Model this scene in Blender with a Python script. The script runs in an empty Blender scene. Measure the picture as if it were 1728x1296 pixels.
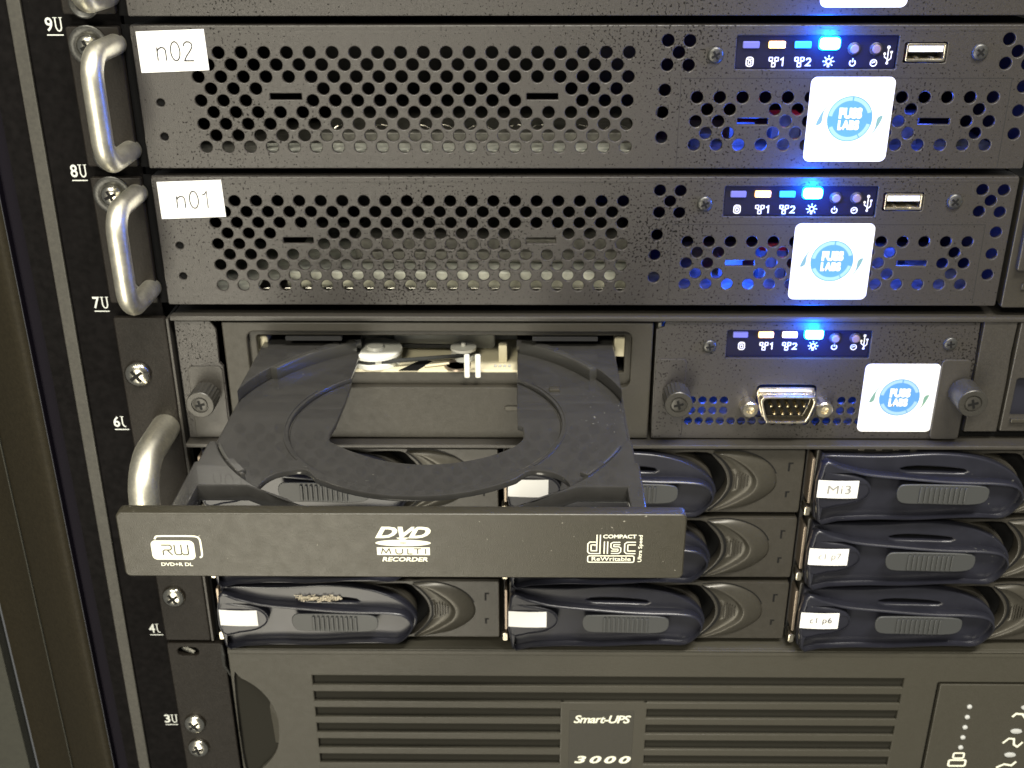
import bpy, math, random
from mathutils import Vector, Matrix
random.seed(7)
PI = math.pi
S = 0.001                       # everything below is written in millimetres
sc = bpy.context.scene
COL = sc.collection

# ------------------------------------------------------------------ camera
cam_d = bpy.data.cameras.new("camera")
cam = bpy.data.objects.new("camera", cam_d); COL.objects.link(cam); sc.camera = cam
cam_d.sensor_width = 36; cam_d.lens = 1873.2273 / 1728 * 36
cam_d.clip_start = 0.01; cam_d.clip_end = 20
yaw, pitch, roll = -0.0118, 0.4349, -0.0025
fw = Vector((math.sin(yaw)*math.cos(pitch), math.cos(yaw)*math.cos(pitch), -math.sin(pitch)))
rt = Vector((math.cos(yaw), -math.sin(yaw), 0)); up = rt.cross(fw)
r2 = rt*math.cos(roll) + up*math.sin(roll); u2 = -rt*math.sin(roll) + up*math.cos(roll)
cam.matrix_world = Matrix(((r2.x, u2.x, -fw.x, 118.242*S), (r2.y, u2.y, -fw.y, -342.4122*S), (r2.z, u2.z, -fw.z, 134.0634*S), (0, 0, 0, 1)))
cam_d.dof.use_dof = True; cam_d.dof.focus_distance = 0.298
cam_d.dof.aperture_fstop = 39.0/1.15   # the scene's lens is 39 mm on a 36 mm sensor; a phone's real pupil is about 1 mm
# ------------------------------------------------------------------ world, room light, exposure
w = bpy.data.worlds.new("World"); sc.world = w; w.use_nodes = True
nt = w.node_tree; bg = nt.nodes['Background']
bg.inputs[0].default_value = (0.90, 0.90, 0.86, 1); bg.inputs[1].default_value = 0.09
def area_light(name, loc, target, sx, sy, power, col):
    d = bpy.data.lights.new(name, 'AREA'); d.shape = 'RECTANGLE'; d.size = sx; d.size_y = sy; d.energy = power; d.color = col
    o = bpy.data.objects.new(name, d); COL.objects.link(o); o.location = loc
    o.rotation_euler = (Vector(target) - Vector(loc)).to_track_quat('-Z', 'Y').to_euler(); return o
area_light("ceiling_light", (0.36, -0.62, 1.10), (0.12, 0, 0), 0.60, 0.20, 18, (1, 0.955, 0.86))
area_light("far_ceiling_light", (-0.45, -1.7, 1.25), (0.1, 0, 0), 0.6, 0.25, 17, (1, 0.94, 0.78))
area_light("added_sheen_light", (-0.17, -1.05, -0.42), (-0.05, 0, -0.05), 0.38, 1.05, 6.0, (1, 0.93, 0.76))  # added unseen fill lamp, a tall strip that gives the left side its sheen
sc.view_settings.view_transform = 'Standard'; sc.view_settings.look = 'None'
sc.view_settings.exposure = 0.84; sc.view_settings.gamma = 1

# ------------------------------------------------------------------ materials
MATS = {}
def principled(name, base, rough=0.5, metal=0.0, spec=0.5, noise=None, bump=None, dust=None, emit=None, estr=0, coat=0, trans=0):
    m = bpy.data.materials.new(name); m.use_nodes = True; n = m.node_tree.nodes; l = m.node_tree.links
    b = n['Principled BSDF']; b.inputs['Base Color'].default_value = (*base, 1); b.inputs['Roughness'].default_value = rough
    b.inputs['Metallic'].default_value = metal; b.inputs['Specular IOR Level'].default_value = spec
    b.inputs['Coat Weight'].default_value = coat
    b.inputs['Transmission Weight'].default_value = trans
    if emit: b.inputs['Emission Color'].default_value = (*emit, 1); b.inputs['Emission Strength'].default_value = estr
    geo = n.new('ShaderNodeNewGeometry')
    def tex(scale, detail=3):
        t = n.new('ShaderNodeTexNoise'); t.inputs['Scale'].default_value = scale; t.inputs['Detail'].default_value = detail
        l.new(geo.outputs['Position'], t.inputs['Vector']); return t
    col = None
    if noise:   # (scale, amount): brightness variation
        t = tex(noise[0]); r = n.new('ShaderNodeMapRange'); r.inputs['From Min'].default_value = .3; r.inputs['From Max'].default_value = .7
        r.inputs['To Min'].default_value = 1-noise[1]; r.inputs['To Max'].default_value = 1+noise[1]; l.new(t.outputs['Fac'], r.inputs['Value'])
        v = n.new('ShaderNodeVectorMath'); v.operation = 'SCALE'; v.inputs[0].default_value = base; l.new(r.outputs[0], v.inputs['Scale'])
        l.new(v.outputs[0], b.inputs['Base Color']); col = v.outputs[0]
        r2_ = n.new('ShaderNodeMapRange'); r2_.inputs['To Min'].default_value = rough-.08; r2_.inputs['To Max'].default_value = rough+.1
        l.new(tex(noise[0]*.23).outputs['Fac'], r2_.inputs['Value']); l.new(r2_.outputs[0], b.inputs['Roughness'])
    if dust:    # (scale, threshold, colour, patch scale): specks gathered in patches
        t = tex(dust[0], 2); p = tex(dust[3], 2)
        a = n.new('ShaderNodeMath'); a.operation = 'MULTIPLY_ADD'; a.inputs[1].default_value = .35; l.new(p.outputs['Fac'], a.inputs[0]); l.new(t.outputs['Fac'], a.inputs[2])
        r = n.new('ShaderNodeMapRange'); r.inputs['From Min'].default_value = dust[1]; r.inputs['From Max'].default_value = dust[1]+.05; l.new(a.outputs[0], r.inputs['Value'])
        mx = n.new('ShaderNodeMix'); mx.data_type = 'RGBA'; l.new(r.outputs[0], mx.inputs['Factor'])
        if col: l.new(col, mx.inputs['A'])
        else: mx.inputs['A'].default_value = (*base, 1)
        mx.inputs['B'].default_value = (*dust[2], 1); l.new(mx.outputs['Result'], b.inputs['Base Color'])
        if dust[2][0] < .02:
            sp = n.new('ShaderNodeMapRange'); sp.inputs['To Min'].default_value = spec; sp.inputs['To Max'].default_value = .08
            l.new(r.outputs[0], sp.inputs['Value']); l.new(sp.outputs[0], b.inputs['Specular IOR Level'])
    if bump:
        t = tex(bump[0], 2); bp = n.new('ShaderNodeBump'); bp.inputs['Strength'].default_value = bump[1]; bp.inputs['Distance'].default_value = .0002
        l.new(t.outputs['Fac'], bp.inputs['Height']); l.new(bp.outputs[0], b.inputs['Normal'])
    MATS[name] = m; return m
P = principled
M_panel = P('panel_paint', (.029, .026, .023), .41, spec=.6, noise=(2600, .30), bump=(2600, .35), dust=(1300, .79, (.010, .009, .008), 20))
M_face = P('face_paint', (.033, .030, .025), .42, spec=.55, noise=(2200, .18), bump=(2600, .22))
M_ear = P('ear_paint', (.011, .009, .007), .5, spec=.2, noise=(1500, .25), bump=(1500, .35))
M_shell = P('shell_black', (.012, .012, .012), .6)
M_void = P('void_black', (.004, .004, .004), .8, spec=.1)
M_rail = P('rail_black', (.005, .0045, .0045), .7, spec=.05, noise=(400, .3))
M_strip = P('strip_grey', (.036, .034, .027), .5, noise=(900, .2))
M_post = P('post_paint', (.017, .014, .008), .6, spec=.15, noise=(700, .14), bump=(1800, .3))
M_post2 = P('door_paint', (.022, .022, .015), .7, noise=(500, .1))
M_gap = P('gap_black', (.004, .003, .006), .6, spec=.1)  # black of the open gap, its shade put into the colour
M_chrome = P('nickel', (.84, .81, .68), .42, 1, noise=(900, .10), bump=(500, .06))
M_screw = P('screw_steel', (.62, .60, .52), .22, 1, noise=(2500, .2))
M_screwb = P('screw_black', (.06, .06, .056), .34, .5, noise=(1500, .25))
M_dark = P('dark_recess', (.006, .006, .006), .6, spec=.2)
M_paper = P('label_paper', (.84, .84, .83), .65, spec=.2)
M_ink = P('label_ink', (.015, .015, .018), .8, spec=.1)
M_inkfaint = P('faint_ink', (.22, .22, .21), .8, spec=.1)
M_white = P('print_white', (.80, .80, .66), .55)
M_markw = P('mark_white', (.62, .64, .60), .6)
M_iconw = P('icon_white', (.78, .78, .72), .55)
M_blue = P('logo_blue', (.08, .25, .52), .5)
M_lblue = P('logo_light_blue', (.27, .45, .55), .5)
M_green = P('logo_green', (.14, .27, .21), .5)
M_ledpanel = P('led_panel_film', (.006, .006, .018), .4, spec=.3)
M_button = P('button_grey', (.17, .12, .115), .5)
M_buttonring = P('button_ring', (.02, .02, .03), .4)
M_tray = P('tray_plastic', (.032, .031, .029), .20, spec=.6, noise=(300, .10), dust=(900, .94, (.13, .13, .11), 30), coat=.25)
M_rim_lit = P('tray_rim_lit', (.040, .039, .035), .2, spec=.7)  # tray plastic made lighter, the light it catches put into the colour
M_bezel = P('bezel_plastic', (.029, .026, .017), .40, spec=.55, noise=(1400, .10), bump=(3000, .25), dust=(700, .90, (.25, .24, .2), 9))
M_bezeltxt = P('print_dark', (.044, .040, .030), .55, spec=.3)
M_drvface = P('drive_bezel_plastic', (.030, .027, .020), .47, spec=.45, noise=(1800, .10), bump=(2600, .2))
M_cream = P('mechanism_cream', (.62, .57, .40), .45)
M_pulley = P('pulley_white', (.66, .66, .60), .35)
M_rubber = P('belt_rubber', (.016, .018, .018), .55)
M_lgrey = P('mechanism_grey', (.42, .43, .42), .4)
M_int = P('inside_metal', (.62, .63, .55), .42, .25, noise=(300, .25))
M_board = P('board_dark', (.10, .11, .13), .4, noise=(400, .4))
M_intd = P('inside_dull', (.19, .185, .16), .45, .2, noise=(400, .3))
M_carrier = P('carrier_grey', (.031, .028, .022), .38, spec=.5, noise=(1500, .10), bump=(2600, .15))
M_smoke = P('smoked_blue_plastic', (.014, .0145, .021), .30, spec=.55, noise=(120, .15), dust=(900, .93, (.10, .10, .09), 30))
M_grip = P('grip_blue_grey', (.042, .044, .044), .45)
M_cres = P('crescent_silver', (.050, .046, .036), .36, .3, noise=(1200, .08))
M_ups = P('ups_plastic', (.042, .039, .029), .48, spec=.45, noise=(2200, .12), bump=(2200, .35))
M_upsd = P('ups_slot_dark', (.020, .019, .015), .7, spec=.1)
M_gold = P('pin_gold', (.80, .68, .42), .25, 1)
M_dbshell = P('connector_nickel', (.72, .66, .52), .28, 1, noise=(1500, .12), bump=(700, .1))
M_copper = P('latch_copper', (.34, .28, .22), .35, .8)
M_dustwool = P('dust_fluff', (.62, .56, .44), .95, spec=.05, noise=(3000, .5))
M_usbt = P('usb_tongue', (.85, .84, .80), .4)
M_lpblue = P('led_idle', (.07, .07, .24), .35, emit=(.25, .27, .80), estr=.30)
M_lorange = P('led_orange', (.9, .6, .3), .35, emit=(1, .50, .16), estr=2.6)
M_lwhite = P('led_warm_white', (.9, .8, .8), .35, emit=(1, .70, .62), estr=1.7)
M_lcyan = P('led_blue', (.05, .3, .9), .35, emit=(.0, .24, 1.0), estr=1.1)
M_lpower = P('led_power', (.2, .7, 1), .35, emit=(.10, .62, 1.0), estr=14)
M_lhalo = P('led_power_halo', (.02, .3, 1), .35, emit=(.0, .22, 1.0), estr=5)  # halo around the power light, put into a glowing surface

# ------------------------------------------------------------------ object helpers
WL = {}
def thing(name, label, cat, loc=(0, 0, 0), group=None):
    o = bpy.data.objects.new(name, None); COL.objects.link(o); o.empty_display_size = .01
    o.location = Vector(loc)*S; o['label'] = label; o['category'] = cat
    if group: o['group'] = group
    WL[o] = Vector(loc); return o
def arc(cx, cy, r, a0, a1, n):
    return [(cx + r*math.cos(math.radians(a0+(a1-a0)*i/n)), cy + r*math.sin(math.radians(a0+(a1-a0)*i/n))) for i in range(n+1)]
def circ(cx, cy, r, n=20, a=0): return arc(cx, cy, r, a, a+360, n)[:-1]
def rrect(x0, z0, x1, z1, r=0, n=4):
    if r <= 0: return [(x0, z0), (x1, z0), (x1, z1), (x0, z1)]
    return arc(x1-r, z0+r, r, -90, 0, n) + arc(x1-r, z1-r, r, 0, 90, n) + arc(x0+r, z1-r, r, 90, 180, n) + arc(x0+r, z0+r, r, 180, 270, n)
def smooth_loop(pts, sub=4, closed=True):       # Catmull-Rom
    out = []; n = len(pts)
    rng = range(n) if closed else range(n-1)
    for i in rng:
        if closed: p = [pts[(i+k) % n] for k in (-1, 0, 1, 2)]
        else: p = [pts[max(0, min(n-1, i+k))] for k in (-1, 0, 1, 2)]
        for j in range(sub):
            t = j/sub
            out.append(tuple(.5*((2*p[1][d]) + (-p[0][d]+p[2][d])*t + (2*p[0][d]-5*p[1][d]+4*p[2][d]-p[3][d])*t*t + (-p[0][d]+3*p[1][d]-3*p[2][d]+p[3][d])*t**3) for d in range(len(p[1]))))
    if not closed: out.append(tuple(pts[-1]))
    return out
def offs(u, v, w_, plane):
    return (u, w_, v) if plane == 'XZ' else ((u, v, w_) if plane == 'XY' else (w_, u, v))
class G:
    def __init__(s): s.v = []; s.f = []; s.mi = []; s.m = 0
    def add(s, vs, fs):
        b = len(s.v); s.v += [tuple(p) for p in vs]; s.f += [tuple(i+b for i in f) for f in fs]; s.mi += [s.m]*len(fs); return s
    def box(s, x0, x1, y0, y1, z0, z1, b=0):
        if b <= 0:
            v = [(x, y, z) for x in (x0, x1) for y in (y0, y1) for z in (z0, z1)]
            return s.add(v, [(0, 1, 3, 2), (4, 6, 7, 5), (0, 4, 5, 1), (2, 3, 7, 6), (0, 2, 6, 4), (1, 5, 7, 3)])
        return s.plate([rrect(x0, z0, x1, z1, b, 2)], y0, y1-y0, min(b*.5, (y1-y0)*.3))
    def loft(s, rings, cap0=True, cap1=True, closed=True):
        n = len(rings[0]); v = [p for r in rings for p in r]; f = []
        for i in range(len(rings)-1):
            for j in range(n if closed else n-1):
                a = i*n+j; b = i*n+(j+1) % n; f.append((a, b, b+n, a+n))
        if closed and cap0: f.append(tuple(range(n))[::-1])
        if closed and cap1: f.append(tuple(range((len(rings)-1)*n, len(rings)*n)))
        return s.add(v, f)
    def rev(s, cx, cz, prof, n=24, axis='Y', cy=0):     # prof: (radius, depth) pairs
        rings = []
        for r, d in prof:
            ring = []
            for k in range(n):
                a = 2*PI*k/n
                if axis == 'Y': ring.append((cx+r*math.cos(a), d, cz-r*math.sin(a)))
                else: ring.append((cx+r*math.cos(a), cy+r*math.sin(a), d))
            rings.append(ring)
        return s.loft(rings)
    def tube(s, path, r, n=16):
        pts = [Vector(p) for p in path]; rings = []; up_ = Vector((1, 0, 0))
        for i, p in enumerate(pts):
            t = (pts[min(i+1, len(pts)-1)] - pts[max(i-1, 0)]).normalized()
            a = up_ - t*up_.dot(t)
            if a.length < 1e-3: a = Vector((0, 0, 1)) - t*t.z
            a.normalize(); b = t.cross(a)
            rr = r[i] if isinstance(r, (list, tuple)) else r
            rings.append([tuple(p + (a*math.cos(2*PI*k/n) + b*math.sin(2*PI*k/n))*rr) for k in range(n)])
        return s.loft(rings)
    def plate(s, loops, w0, th, b=0, plane='XZ'):
        """flat plate with holes: loops lie in PLANE, it spans w0..w0+th across it; b rounds its edges"""
        cu = bpy.data.curves.new('t', 'CURVE'); cu.dimensions = '2D'; cu.fill_mode = 'BOTH'
        cu.extrude = max(th/2-b, 1e-4); cu.bevel_depth = b; cu.offset = -b; cu.bevel_resolution = 1
        for L_ in loops:
            sp = cu.splines.new('POLY'); sp.points.add(len(L_)-1); sp.use_cyclic_u = True
            for k, q in enumerate(L_): sp.points[k].co = (q[0], q[1], 0, 1)
        ob = bpy.data.objects.new('t', cu); me = bpy.data.meshes.new_from_object(ob)
        c = w0+th/2
        flip = plane == 'XZ'
        vs = [offs(v.co.x, v.co.y, c+(-v.co.z if flip else v.co.z), plane) for v in me.vertices]
        fs = [tuple(p.vertices) for p in me.polygons]
        s.add(vs, fs)
        bpy.data.objects.remove(ob); bpy.data.curves.remove(cu); bpy.data.meshes.remove(me); return s
    def text(s, body, x0, z0, x1, z1, y, th=.03, off=0, shear=0, rot=0, spacing=1, plane='XZ'):
        """words fitted into a box on the plane y"""
        cu = bpy.data.curves.new('t', 'FONT'); cu.body = body; cu.size = 10; cu.offset = off; cu.shear = shear; cu.space_character = spacing; cu.resolution_u = 3
        ob = bpy.data.objects.new('t', cu); me = bpy.data.meshes.new_from_object(ob)
        co = [(v.co.x, v.co.y) for v in me.vertices]
        if rot: co = [(-b_, a_) if rot > 0 else (b_, -a_) for a_, b_ in co]
        ax = min(c[0] for c in co); bx = max(c[0] for c in co); az = min(c[1] for c in co); bz = max(c[1] for c in co)
        vs = [(x0+(c[0]-ax)/(bx-ax)*(x1-x0), y, z0+(c[1]-az)/(bz-az)*(z1-z0)) for c in co]
        s.add(vs, [tuple(p.vertices) for p in me.polygons])
        bpy.data.objects.remove(ob); bpy.data.curves.remove(cu); bpy.data.meshes.remove(me); return s
    def ribbon(s, pts, w_, y, closed=False):            # a drawn line of even width, mitred
        n = len(pts); L_ = []; R_ = []
        for i in range(n):
            a = pts[(i-1) % n] if (closed or i) else pts[i]; c = pts[(i+1) % n] if (closed or i < n-1) else pts[i]; p = pts[i]
            d1 = Vector((p[0]-a[0], p[1]-a[1])); d2 = Vector((c[0]-p[0], c[1]-p[1]))
            if d1.length < 1e-9: d1 = d2
            if d2.length < 1e-9: d2 = d1
            d1.normalize(); d2.normalize(); t = d1+d2
            if t.length < 1e-6: t = d1
            t.normalize(); nn = Vector((-t.y, t.x)); k = 1/max(.4, nn.dot(Vector((-d1.y, d1.x))))
            L_.append((p[0]+nn.x*k*w_/2, y, p[1]+nn.y*k*w_/2)); R_.append((p[0]-nn.x*k*w_/2, y, p[1]-nn.y*k*w_/2))
        f = [(i, (i+1) % n, n+(i+1) % n, n+i) for i in range(n if closed else n-1)]
        return s.add(L_+R_, f)
    def flat(s, pts, y): return s.add([(a, y, b) for a, b in pts], [tuple(range(len(pts)))])
    def build(s, name, mat, parent=None, smooth=35, label=None, bevel=0, kind=None):
        me = bpy.data.meshes.new(name)
        o0 = WL.get(parent, Vector((0, 0, 0)))
        me.from_pydata([((x-o0.x)*S, (y-o0.y)*S, (z-o0.z)*S) for x, y, z in s.v], [], s.f)
        for m in (mat if isinstance(mat, (list, tuple)) else [mat]): me.materials.append(m)
        if isinstance(mat, (list, tuple)):
            for p, i in zip(me.polygons, s.mi): p.material_index = i
        me.update()
        if smooth:
            me.polygons.foreach_set('use_smooth', [True]*len(me.polygons)); me.set_sharp_from_angle(angle=math.radians(smooth))
        o = bpy.data.objects.new(name, me); COL.objects.link(o)
        if parent: o.parent = parent
        WL[o] = o0.copy()
        if label: o['label'] = label
        if kind: o['kind'] = kind
        if bevel:
            md = o.modifiers.new('bevel', 'BEVEL'); md.width = bevel*S; md.segments = 2; md.limit_method = 'ANGLE'; md.angle_limit = math.radians(40)
        return o
def place(proto, parent, loc):                          # a part sharing the mesh of an alike part, moved by LOC
    o = proto.copy(); COL.objects.link(o); o.parent = parent; o.location = Vector(loc)*S; WL[o] = WL[parent]+Vector(loc); return o
def glow(parent, loc, col, power, r=1.5, name='led_glow'):
    d = bpy.data.lights.new(name, 'POINT'); d.energy = power; d.color = col; d.shadow_soft_size = r*S
    o = bpy.data.objects.new(name, d); COL.objects.link(o); o.parent = parent; o.location = (Vector(loc)-WL[parent])*S; return o
def shell(parent, x0, x1, y0, y1, z0, z1, mat=None, t=.8):
    g = G(); g.box(x0, x1, y0, y1, z1-t, z1); g.box(x0, x1, y0, y1, z0, z0+t)
    g.box(x0, x0+t, y0, y1, z0+t, z1-t); g.box(x1-t, x1, y0, y1, z0+t, z1-t); g.box(x0, x1, y1, y1+t, z0, z1)
    return g.build('chassis_shell', mat or M_shell, parent, 0)

def fold(parent, x0, x1, zt, yf, rad, mat, depth=6):     # rounded upper edge where a sheet bends back
    pr = [(yf+.02, zt-rad-.9), (yf-.03, zt-rad-.7), (yf-.03, zt-rad)] + [(yf-.03+rad*(1-math.cos(math.radians(a))), zt-rad+rad*math.sin(math.radians(a))) for a in (15, 30, 45, 60, 75, 90)] + [(yf+depth, zt)]
    xs = [x0+(x1-x0)*k/40 for k in range(41)]
    g = G(); g.loft([[(x, y+.05*math.sin(x*.7)*0, z+random.uniform(-.02, .02)) for y, z in pr] for x in xs], closed=False)
    g.f = [f[::-1] for f in g.f]; return g.build('folded_edge', mat, parent, 70)
def cross_cut(cx, cz, y, r, d, ang):                    # a Phillips cross sunk in a head, drawn as a dark star-shaped pit
    g = G(); pts = []
    for k in range(4):
        a = ang+k*90
        for da, rr in ((-14, r), (14, r), (45, r*.34)):
            pts.append((cx+rr*math.cos(math.radians(a+da)), cz+rr*math.sin(math.radians(a+da))))
    g.loft([[(p[0], y, p[1]) for p in pts], [(cx+(p[0]-cx)*.35, y+d, cz+(p[1]-cz)*.35) for p in pts]][::-1], cap0=True, cap1=True)
    return g
def pan_screw(parent, cx, cz, y, r, h, mat, ang=20, washer=False, sunk=False):
    g = G()
    if sunk: prof = [(r*1.0, y+.5), (r, y-.02), (r*.86, y-h*.5), (r*.42, y-h*.5+.05), (r*.3, y-h*.2), (.05, y-h*.1)]
    else: prof = [(r, y), (r, y-h*.35), (r*.93, y-h*.62), (r*.75, y-h*.86), (r*.46, y-h), (r*.2, y-h*1.02), (.03, y-h*1.02)]
    g.rev(cx, cz, prof, 28); s = g.build('screw', mat, parent, 50)
    cross_cut(cx, cz, y-h*1.04 if not sunk else y-h*.52, r*.56, -.02, ang).build('cross_slot', M_dark, s, 0)
    if washer:
        g = G(); g.rev(cx, cz, [(r*1.62, y+.2), (r*1.66, y-.5), (r*1.5, y-.8), (r*1.12, y-.35), (r*1.0, y-.1)], 30)
        g.build('cup_washer', M_screwb, s, 50)
    return s

# ------------------------------------------------------------------ rack cabinet (left edge of the picture)
cab = thing('rack_cabinet', 'black equipment rack frame with white unit numbers and grey edge strip beside the servers', 'server rack', (-40, 4, -60))
g = G(); g.box(-44, -2.5, 3.2, 6, -330, 330); g.build('mounting_rail', M_rail, cab, 0)
g = G(); g.plate([[(-40.4, -330), (-35.9, -330), (-28.8, 330), (-32.9, 330)]], 1.8, 1.2, .4); g.build('edge_strip', M_strip, cab)
g = G(); g.box(-49.4, -44.1, 6, 26, -330, 330); g.build('gap_shade', M_gap, cab, 0)  # black block filling the gap, shade put into the colour
# door post: a rounded folded column
prof = [(-49.6, 30), (-49.8, 3.2), (-50.6, 2.0), (-52.5, 1.9), (-55.2, 3.2), (-59.9, 6.0), (-65.2, 9.8), (-72.1, 15.5), (-79.1, 21.5), (-89.0, 28), (-98, 33)]
g = G(); g.loft([[(a, b, -330) for a, b in prof[1:]], [(a, b, 330) for a, b in prof[1:]]], closed=False); g.build('door_post', M_post, cab, 60)
g = G(); g.box(-49.75, -49.5, 3.4, 30, -330, 330); g.build('post_side', M_gap, cab, 0)  # side of the post coloured black like the shaded gap
g = G(); g.box(-74.3, -74.0, 16.2, 20, -330, 330); g.build('seam', M_post2, cab, 0)
g = G(); g.box(-150, -101, 31, 37, -330, 330, 0); g.build('outer_panel', M_post2, cab, 0)
g = G(); g.box(-53, 330, 150, 152, -330, 330); g.build('back_panel', M_void, cab, 0)
for n_, z in ((10, 133.35), (9, 88.9), (8, 44.45), (7, 0), (6, -44.45), (5, -88.9), (4, -133.35), (3, -177.8)):
    if n_ in (10, 5): continue
    g = G(); x = -25.6
    g.text(str(n_), x+.1, z+1.0, x+2.35, z+5.1, 3.15, off=.17)
    ux0, ux1 = x+2.75, x+5.3
    g.ribbon([(ux0+.5, z+5.0), (ux0+.5, z+2.2), (ux0+.9, z+1.35), (ux0+1.35, z+1.15)] + ([(ux1-.7, z+1.4), (ux1-.42, z+2.1), (ux1-.42, z+5.0)] if n_ not in (6, 4) else [(ux1-1, z+1.2)]), .42 if n_ > 4 else .36, 3.14)
    g.ribbon([(ux0-.15, z+5.0), (ux0+1.15, z+5.0)], .22, 3.12)
    if n_ not in (6, 4): g.ribbon([(ux1-.95, z+5.0), (ux1+.15, z+5.0)], .22, 3.12)
    g.ribbon([(x+.2, z), (x+5.2, z)], .36, 3.14)
    g.build('unit_number', M_markw, cab, 0)

# ------------------------------------------------------------------ shared makers
def handle(parent, x, z0, z1, out, r, bend, mat=M_chrome, lean=0):
    path = [(x, 1, z1), (x, -out*.35, z1), (x, -(out-bend), z1-0.1)]
    for k in range(1, 8):
        a = math.radians(90*k/8); path.append((x, -(out-bend)-bend*math.sin(a), z1-bend+bend*math.cos(a)))
    for k in range(0, 9):
        t = k/8; path.append((x, -out, z1-bend-(z1-z0-2*bend)*t))
    for k in range(1, 8):
        a = math.radians(90*k/8); path.append((x, -(out-bend)-bend*math.cos(a), z0+bend-bend*math.sin(a)))
    path += [(x, -(out-bend), z0+.1), (x, -out*.35, z0), (x, 1, z0)]
    g = G(); g.tube(path, r, 24); return g.build('handle', mat, parent, 60)
def round_sticker(parent, x0, x1, z0, z1, y):
    cx, cz = (x0+x1)/2, (z0+z1)/2
    g = G(); g.plate([rrect(x0, z0, x1, z1, 1.9, 6)], y-.18, .18); s = g.build('sticker', M_paper, parent, 0, label='white square sticker with a round blue emblem')
    yy = y-.2
    g = G()
    g.m = 0; g.flat(circ(cx+.2, cz+.3, 6.9, 48), yy)
    g.m = 1
    for a0, a1 in ((18, 84), (88, 172), (204, 300), (303, 345)):
        a = arc(cx+.2, cz+.3, 6.6, a0, a1, 14) + arc(cx+.2, cz+.3, 5.5, a1, a0, 14); g.flat(a, yy-.01)
    g.m = 2
    g.text('FUSS', cx-3.2, cz+.35, cx+3.8, cz+3.7, yy-.02, off=.72); g.text('LABS', cx-3.2, cz-3.1, cx+3.3, cz-.05, yy-.02, off=.72)
    g.build('emblem', [M_blue, M_lblue, M_paper], s, 0)
    g = G()
    A = smooth_loop([(-9.9, -1.6), (-9.0, 1.2), (-7.3, 4.0), (-4.7, 7.0), (-7.4, 3.4), (-8.0, 1.6), (-8.3, -.9)], 3)
    g.flat([(cx+a, cz+b) for a, b in A], yy); g.flat([(cx-a+.3, cz-b-.3) for a, b in A], yy); g.build('swoosh', M_green, s, 0)
def icon_disk(g, x, z, y):
    g.ribbon(rrect(x-1.0, z-1.3, x+1.0, z+1.3, .7, 3), .34, y, True); g.ribbon(rrect(x-.4, z-.7, x+.4, z+.3, .1, 1), .28, y, True)
    g.ribbon([(x-.9, z+.75), (x+.9, z+.75)], .25, y-.01)
def icon_net(g, x, z, y, d):
    for dx, dz in ((-1.6, .75), (.1, .75), (-.75, -.95)): g.ribbon(rrect(x+dx-.5, z+dz-.5, x+dx+.5, z+dz+.5, .1, 1), .32, y, True)
    g.ribbon([(x-1.6, z+.1), (x-.75, z-.3), (x+.1, z+.1)], .28, y-.01)
    
    if d == '1': g.ribbon([(x+1.3, z+.55), (x+2.0, z+1.05), (x+2.0, z-1.25)], .42, y)
    else: g.ribbon([(x+1.3, z+.5), (x+1.6, z+.95), (x+2.3, z+.95), (x+2.6, z+.5), (x+2.5, z+.1), (x+1.3, z-1.1), (x+2.75, z-1.1)], .40, y)
def icon_lamp(g, x, z, y):
    g.ribbon(circ(x, z, .75, 12), .4, y, True); g.ribbon([(x, z-.9), (x, z-1.7)], .7, y)
    for a in (0, 45, 90, 135, 180, 225, 315):
        c_, s_ = math.cos(math.radians(a)), math.sin(math.radians(a)); g.ribbon([(x+c_*1.15, z+s_*1.15), (x+c_*1.75, z+s_*1.75)], .32, y)
def icon_power(g, x, z, y):
    g.ribbon(arc(x, z, .85, 125, 415, 14), .35, y); g.ribbon([(x, z+.15), (x, z+1.35)], .35, y)
def icon_reset(g, x, z, y):
    g.ribbon(circ(x, z, .95, 14), .32, y, True); g.ribbon([(x-.5, z-.05), (x-.05, z+.2), (x+.4, z+.3)], .4, y)
def icon_usb(g, x, z, y, s_=1.0):
    g.ribbon([(x, z-2.4*s_), (x, z+2.0*s_)], .32, y); g.flat(circ(x, z+2.2*s_, .5, 8), y-.01)
    g.ribbon([(x, z-1.3*s_), (x-1.0, z-.6*s_), (x-1.0, z+.3*s_)], .28, y-.005); g.ribbon([(x, z-1.9*s_), (x+1.0, z-1.0*s_), (x+1.0, z+.7*s_)], .28, y-.005)
    g.flat(circ(x-1.0, z+.3*s_, .42, 7), y-.01); g.flat(rrect(x+.65, z+.5*s_, x+1.35, z+1.1*s_), y-.01); g.flat(circ(x, z-2.4*s_, .42, 7), y-.01)
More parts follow.
